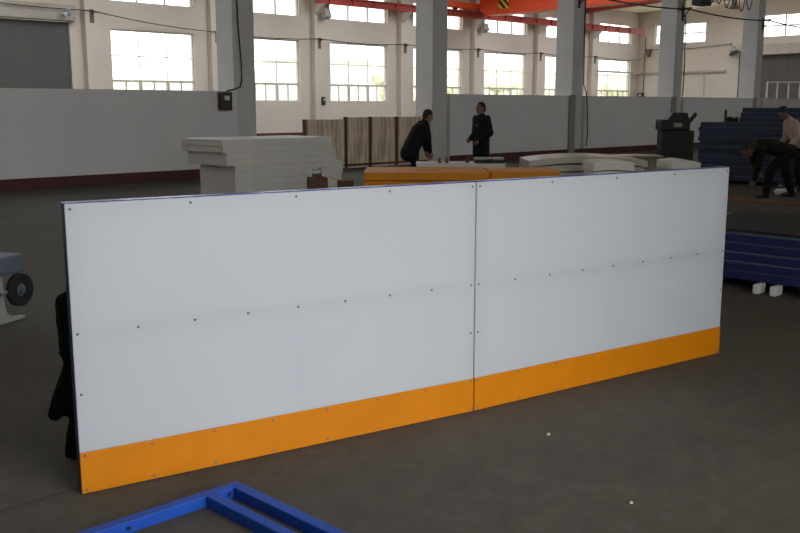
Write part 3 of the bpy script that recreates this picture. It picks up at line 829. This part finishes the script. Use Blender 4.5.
# ------------------------------------------------------------------ people
def head_shape(m, c, pitch, yaw=0, s_=1.0):
    """face looks along local +x; pitch > 0 looks down"""
    R = Matrix.Rotation(yaw, 4, 'Z') @ Matrix.Rotation(pitch, 4, 'Y'); c = Vector(c)
    def P(*p): return c + (R @ Vector(p)) * s_
    m.ell(P(-.012, 0, .025), .098 * s_, .078 * s_, .095 * s_, R)
    m.ell(P(.012, 0, -.035), .075 * s_, .062 * s_, .082 * s_, R)
    m.ell(P(.045, 0, -.088), .032 * s_, .034 * s_, .026 * s_, R, 2)
    m.capsule(P(.083, 0, .018), P(.100, 0, -.022), .010 * s_, .016 * s_)
    for y in (-1, 1):
        m.ell(P(-.008, y * .078, -.01), .02 * s_, .012 * s_, .034 * s_, R, 2)
        m.capsule(P(.078, y * .012, .028), P(.068, y * .05, .026), .011 * s_, .010 * s_)
    m.capsule(P(.076, -.024, -.060), P(.076, .024, -.060), .010 * s_, .010 * s_)
    return P
def hand_shape(m, w, d, side, curl=.5):
    """palm from the wrist along d, four fingers of different lengths, thumb off the side"""
    w, d = Vector(w), Vector(d).normalized()
    s_ = d.cross(Vector((side, .01, 0))).normalized()
    s_ = Vector((1, 0, 0)) - d * d.x if (Vector((1, 0, 0)) - d * d.x).length > .3 else Vector((0, 1, 0)) - d * d.y
    s_.normalize(); nrm = d.cross(s_)
    if nrm.y * side > 0: nrm = -nrm
    for k, o in enumerate((-.03, -.01, .01, .03)): m.capsule(w + s_ * o * .7, w + d * .085 + s_ * o, .015, .013)
    for o, L in ((-.032, .06), (-.011, .075), (.011, .082), (.032, .072)):
        a = w + d * .085 + s_ * o; b = a + (d + nrm * curl * .5).normalized() * L * .5
        m.capsule(a, b, .0095, .009); m.capsule(b, b + (d + nrm * curl * 1.6).normalized() * L * .5, .009, .0075)
    a = w + d * .025 + s_ * .03; b = a + (d * .8 + s_ * .8 + nrm * .3).normalized() * .04
    m.capsule(a, b, .012, .011); m.capsule(b, b + (d + nrm * .4).normalized() * .035, .011, .009)

def person(loc, rz, label, J, top, trouser, hair_m='hair', jacket=True, pitch=0, yaw=0, belt=None, bulk=1.0, scale=1.0, coat=.0):
    """J: joints in local metres, x forward, y left, z up"""
    V = {k: Vector(v) for k, v in J.items()}
    t = thing('person', label, 'person', loc, rz); t.scale = (scale,) * 3
    body = MB()
    P = head_shape(body, V['head'], pitch, yaw)
    body.capsule(V['neck'], V['head'] + (V['neck'] - V['head']) * .35, .06, .055)
    for a, b, r1, r2 in (('pelvis', 'chest', .115, .125), ('chest', 'neck', .12, .065)): body.capsule(V[a], V[b], r1, r2)
    for s_, sg in (('L', 1), ('R', -1)):
        for a, b, r1, r2 in (('sh', 'el', .050, .040), ('el', 'wr', .040, .027), ('hip', 'kn', .080, .055), ('kn', 'an', .052, .036)):
            body.capsule(V[a + s_], V[b + s_], r1, r2)
        body.capsule(V['chest'], V['sh' + s_], .10, .055); body.capsule(V['pelvis'], V['hip' + s_], .11, .085)
        body.capsule(V['an' + s_], V['toe' + s_], .036, .028)
        hand_shape(body, V['wr' + s_], V['wr' + s_] - V['el' + s_], sg)
    bo = blend(body, 'body', M['skin'], t, voxel=.0105, it=2)
    for y in (-1, 1):
        MB().ball(P(.079, y * .031, .008), .0105).build('eye', M['black'], t, smooth=True)
    MB().capsule(P(.0835, -.02, -.0605), P(.0835, .02, -.0605), .0035, .0035).build('mouth', M['brown'], t, smooth=True)
    hr = MB(); R = Matrix.Rotation(yaw, 4, 'Z') @ Matrix.Rotation(pitch, 4, 'Y')
    hr.ell(P(-.018, 0, .045), .101, .083, .090, R); hr.ell(P(-.045, 0, .0), .073, .079, .085, R)
    # cut away the face
    for v in list(hr.bm.verts):
        l = R.inverted() @ (v.co - Vector(V['head']))
        if l.x > .025 and l.z < .075: v.co = Vector(V['head']) + R @ Vector((.025 + (l.x - .025) * .1, l.y, l.z))
    blend(hr, 'hair', M[hair_m], t, voxel=.010, it=2)
    jk = MB()
    up = (V['chest'] - V['pelvis']).normalized()
    sd = (V['shL'] - V['shR']).normalized()
    for k in (-1, 0, 1):
        jk.capsule(V['pelvis'] - up * (.06 + coat) + sd * .065 * k, V['chest'] + sd * .075 * k * bulk, .132 * bulk, .125 * bulk)
    jk.capsule(V['chest'] + (V['neck'] - V['chest']) * .2, V['neck'] + (V['neck'] - V['chest']).normalized() * -.01, .12, .078)
    for s_ in 'LR':
        jk.capsule(V['chest'], V['sh' + s_], .118, .078)
        jk.capsule(V['sh' + s_], V['el' + s_], .074 * bulk, .060 * bulk); e = V['el' + s_]; w = V['wr' + s_]
        jk.capsule(e, w + (e - w).normalized() * .015, .060, .046)
    blend(jk, 'jacket' if jacket else 'shirt', M[top], t, voxel=.013, it=3)
    tr = MB()
    for s_ in 'LR':
        tr.capsule(V['pelvis'], V['hip' + s_], .125, .105); tr.capsule(V['hip' + s_], V['kn' + s_], .103, .080); tr.capsule(V['kn' + s_], V['an' + s_] + Vector((0, 0, .0)), .080, .066)
    blend(tr, 'trousers', M[trouser], t, voxel=.014, it=3)
    for s_ in 'LR':
        a, b = V['an' + s_], V['toe' + s_]; m = MB()
        m.capsule((a.x, a.y, .062), (b.x, b.y, .042), .050, .038); m.ell((a.x - .03, a.y, .045), .045, .042, .04); m.capsule((a.x, a.y, .06), (a.x, a.y, .12), .05, .046)
        for v in m.bm.verts: v.co.z = max(v.co.z, .0)
        blend(m, 'shoe', M['black'], t, voxel=.012, it=1)
    if belt:
        c = MB(); c.lathe([(.062, -.02), (.085, -.03), (.088, .02), (.066, .03)], V['neck'], (V['head'] - V['neck']), 20); c.build('collar', M[belt], t, smooth=True)
    return t

# man leaning forward by the boards, seen from the side, facing right
person((12.73, 12.68, 0), RI + .25, 'person in dark jacket leaning forward beside the stained boards', dict(
    pelvis=(-.10, 0, .86), chest=(.05, 0, 1.15), neck=(.14, 0, 1.31), head=(.21, 0, 1.415),
    shL=(.10, .18, 1.25), shR=(.10, -.18, 1.25), elL=(.17, .21, .99), elR=(.15, -.21, .98), wrL=(.22, .17, .75), wrR=(.20, -.18, .74),
    hipL=(-.09, .09, .86), hipR=(-.09, -.09, .86), knL=(-.01, .11, .47), knR=(-.08, -.10, .46), anL=(-.06, .12, .085), anR=(-.20, -.10, .085),
    toeL=(.08, .13, .05), toeR=(-.06, -.11, .05)), 'dark_suit', 'trouser', pitch=.35, bulk=1.15, coat=.12)
# man standing with a forearm raised
person((14.02, 12.18, 0), math.radians(168), 'person standing in dark jacket holding hands in front before grey partition', dict(
    pelvis=(0, 0, .90), chest=(0.0, 0, 1.24), neck=(.0, 0, 1.43), head=(.03, 0, 1.555),
    shL=(0, .18, 1.36), shR=(0, -.18, 1.36), elL=(-.04, .25, 1.08), elR=(-.02, -.25, 1.07), wrL=(.15, .14, .93), wrR=(.18, -.14, .95),
    hipL=(0, .09, .88), hipR=(0, -.09, .88), knL=(.02, .10, .48), knR=(.02, -.10, .48), anL=(-.02, .11, .085), anR=(-.02, -.11, .085),
    toeL=(.12, .13, .05), toeR=(.12, -.13, .05)), 'dark_suit', 'trouser', pitch=.05, coat=.16)
# man bent double, facing left
person((16.15, 7.2, 0), math.radians(136), 'person in dark clothes bent double with one arm reaching to the floor', dict(
    pelvis=(-.20, 0, .83), chest=(.18, 0, .93), neck=(.36, 0, .90), head=(.48, 0, .835),
    shL=(.30, .18, .88), shR=(.30, -.18, .88), elL=(.34, .18, .58), elR=(.30, -.16, .62), wrL=(.38, .14, .33), wrR=(.22, -.12, .47),
    hipL=(-.19, .09, .82), hipR=(-.20, -.09, .82), knL=(.10, .11, .47), knR=(-.26, -.11, .45), anL=(.16, .12, .085), anR=(-.40, -.12, .085),
    toeL=(.30, .13, .05), toeR=(-.26, -.13, .05)), 'dark_suit2', 'trouser', pitch=1.1, belt='collar_green')
# man in a pale shirt leaning over beside him
person((17.70, 7.49, 0), math.radians(136), 'person in pale pink shirt and black trousers leaning over behind the bent man', dict(
    pelvis=(-.12, 0, .88), chest=(.06, 0, 1.19), neck=(.17, 0, 1.36), head=(.27, 0, 1.475),
    shL=(.12, .18, 1.29), shR=(.12, -.18, 1.29), elL=(.08, .25, 1.02), elR=(.10, -.24, 1.02), wrL=(.24, .20, .83), wrR=(.25, -.18, .83),
    hipL=(-.12, .09, .86), hipR=(-.12, -.09, .86), knL=(-.03, .11, .46), knR=(-.10, -.11, .46), anL=(-.10, .12, .085), anR=(-.18, -.12, .085),
    toeL=(.04, .13, .05), toeR=(-.04, -.13, .05)), 'pink_cloth', 'trouser', jacket=False, pitch=.85, coat=-.07)

# loose stones on the concrete
for i, (x, y, r) in enumerate(((6.45, 2.35, .013), (3.55, 2.62, .010), (3.15, 1.9, .008))):
    m = MB().ell((0, 0, r * .7), r * 1.3, r, r * .75, sub=2)
    for v in m.bm.verts: v.co *= random.uniform(.9, 1.1)
    tag(m.build('pebble', M['pebble'], None, (x, y, 0)), ('tiny pale pebble on the floor past the right fence end', 'tiny pale pebble on the floor before the fence joint', 'tiny dark pebble on the floor near bottom picture edge')[i], 'pebble', 'pebbles on the floor')

# ------------------------------------------------------------------ daylight
OVERCAST, SUNNY = 3.45, 7.2
w = bpy.data.worlds.new('World'); sc.world = w; w.use_nodes = True
bgd = w.node_tree.nodes['Background']; bgd.inputs['Color'].default_value = (.93, .965, 1.0, 1); bgd.inputs['Strength'].default_value = 1.0
nt = w.node_tree; tc = nt.nodes.new('ShaderNodeTexCoord')
dt = nt.nodes.new('ShaderNodeVectorMath'); dt.operation = 'DOT_PRODUCT'; dt.inputs[1].default_value = Vector((.02, -.92, .39)).normalized()
nt.links.new(tc.outputs['Generated'], dt.inputs[0])
def mth(op, a, b):
    n = nt.nodes.new('ShaderNodeMath'); n.operation = op
    for i, v in enumerate((a, b)):
        if isinstance(v, (int, float)): n.inputs[i].default_value = v
        else: nt.links.new(v, n.inputs[i])
    return n.outputs[0]
# overcast sky, brightest where the sun stands behind the cloud on the doorway's side
nt.links.new(mth('ADD', mth('MULTIPLY', mth('POWER', mth('MAXIMUM', dt.outputs['Value'], 0.0), 14.0), SUNNY), OVERCAST), bgd.inputs['Strength'])

def portal(name, loc, rot, sx, sy):
    l = bpy.data.lights.new(name, 'AREA'); l.shape = 'RECTANGLE'; l.size = sx; l.size_y = sy
    l.cycles.is_portal = True
    o = bpy.data.objects.new(name, l); C.objects.link(o); o.location = loc; o.rotation_euler = rot; return o
portal('door_portal', ((DOOR[0] + DOOR[1]) / 2, VN - .36, DOOR[2] / 2), (PI / 2, 0, 0), DOOR[1] - DOOR[0], DOOR[2])
portal('near_wall_portal', ((UL + UE) / 2, VN - .37, 4.8), (PI / 2, 0, 0), UE - UL, 6.5)
portal('far_wall_portal', ((12 + UE) / 2, VW + .37, 4.7), (-PI / 2, 0, 0), UE - 12, 6.4)
portal('roof_portal', ((UL + UE) / 2, mid_f, 9.3), (0, 0, 0), UE - UL, 13.2)

# ------------------------------------------------------------------ camera
cd = bpy.data.cameras.new('camera'); cd.sensor_width = 36; cd.lens = 924 / 800 * 36; cd.clip_end = 400
co = bpy.data.objects.new('camera', cd); C.objects.link(co)
co.location = (0, 0, 1.6); co.rotation_euler = (math.radians(90 - 9.824), 0, -math.radians(44.034))
sc.camera = co

sc.view_settings.view_transform = 'Standard'; sc.view_settings.look = 'None'
sc.view_settings.exposure = 0; sc.view_settings.gamma = 1; sc.view_settings.use_curve_mapping = False
sc.cycles.use_denoising = True; sc.cycles.max_bounces = 10; sc.cycles.diffuse_bounces = 6; sc.cycles.transparent_max_bounces = 12
sc.cycles.sample_clamp_indirect = 8
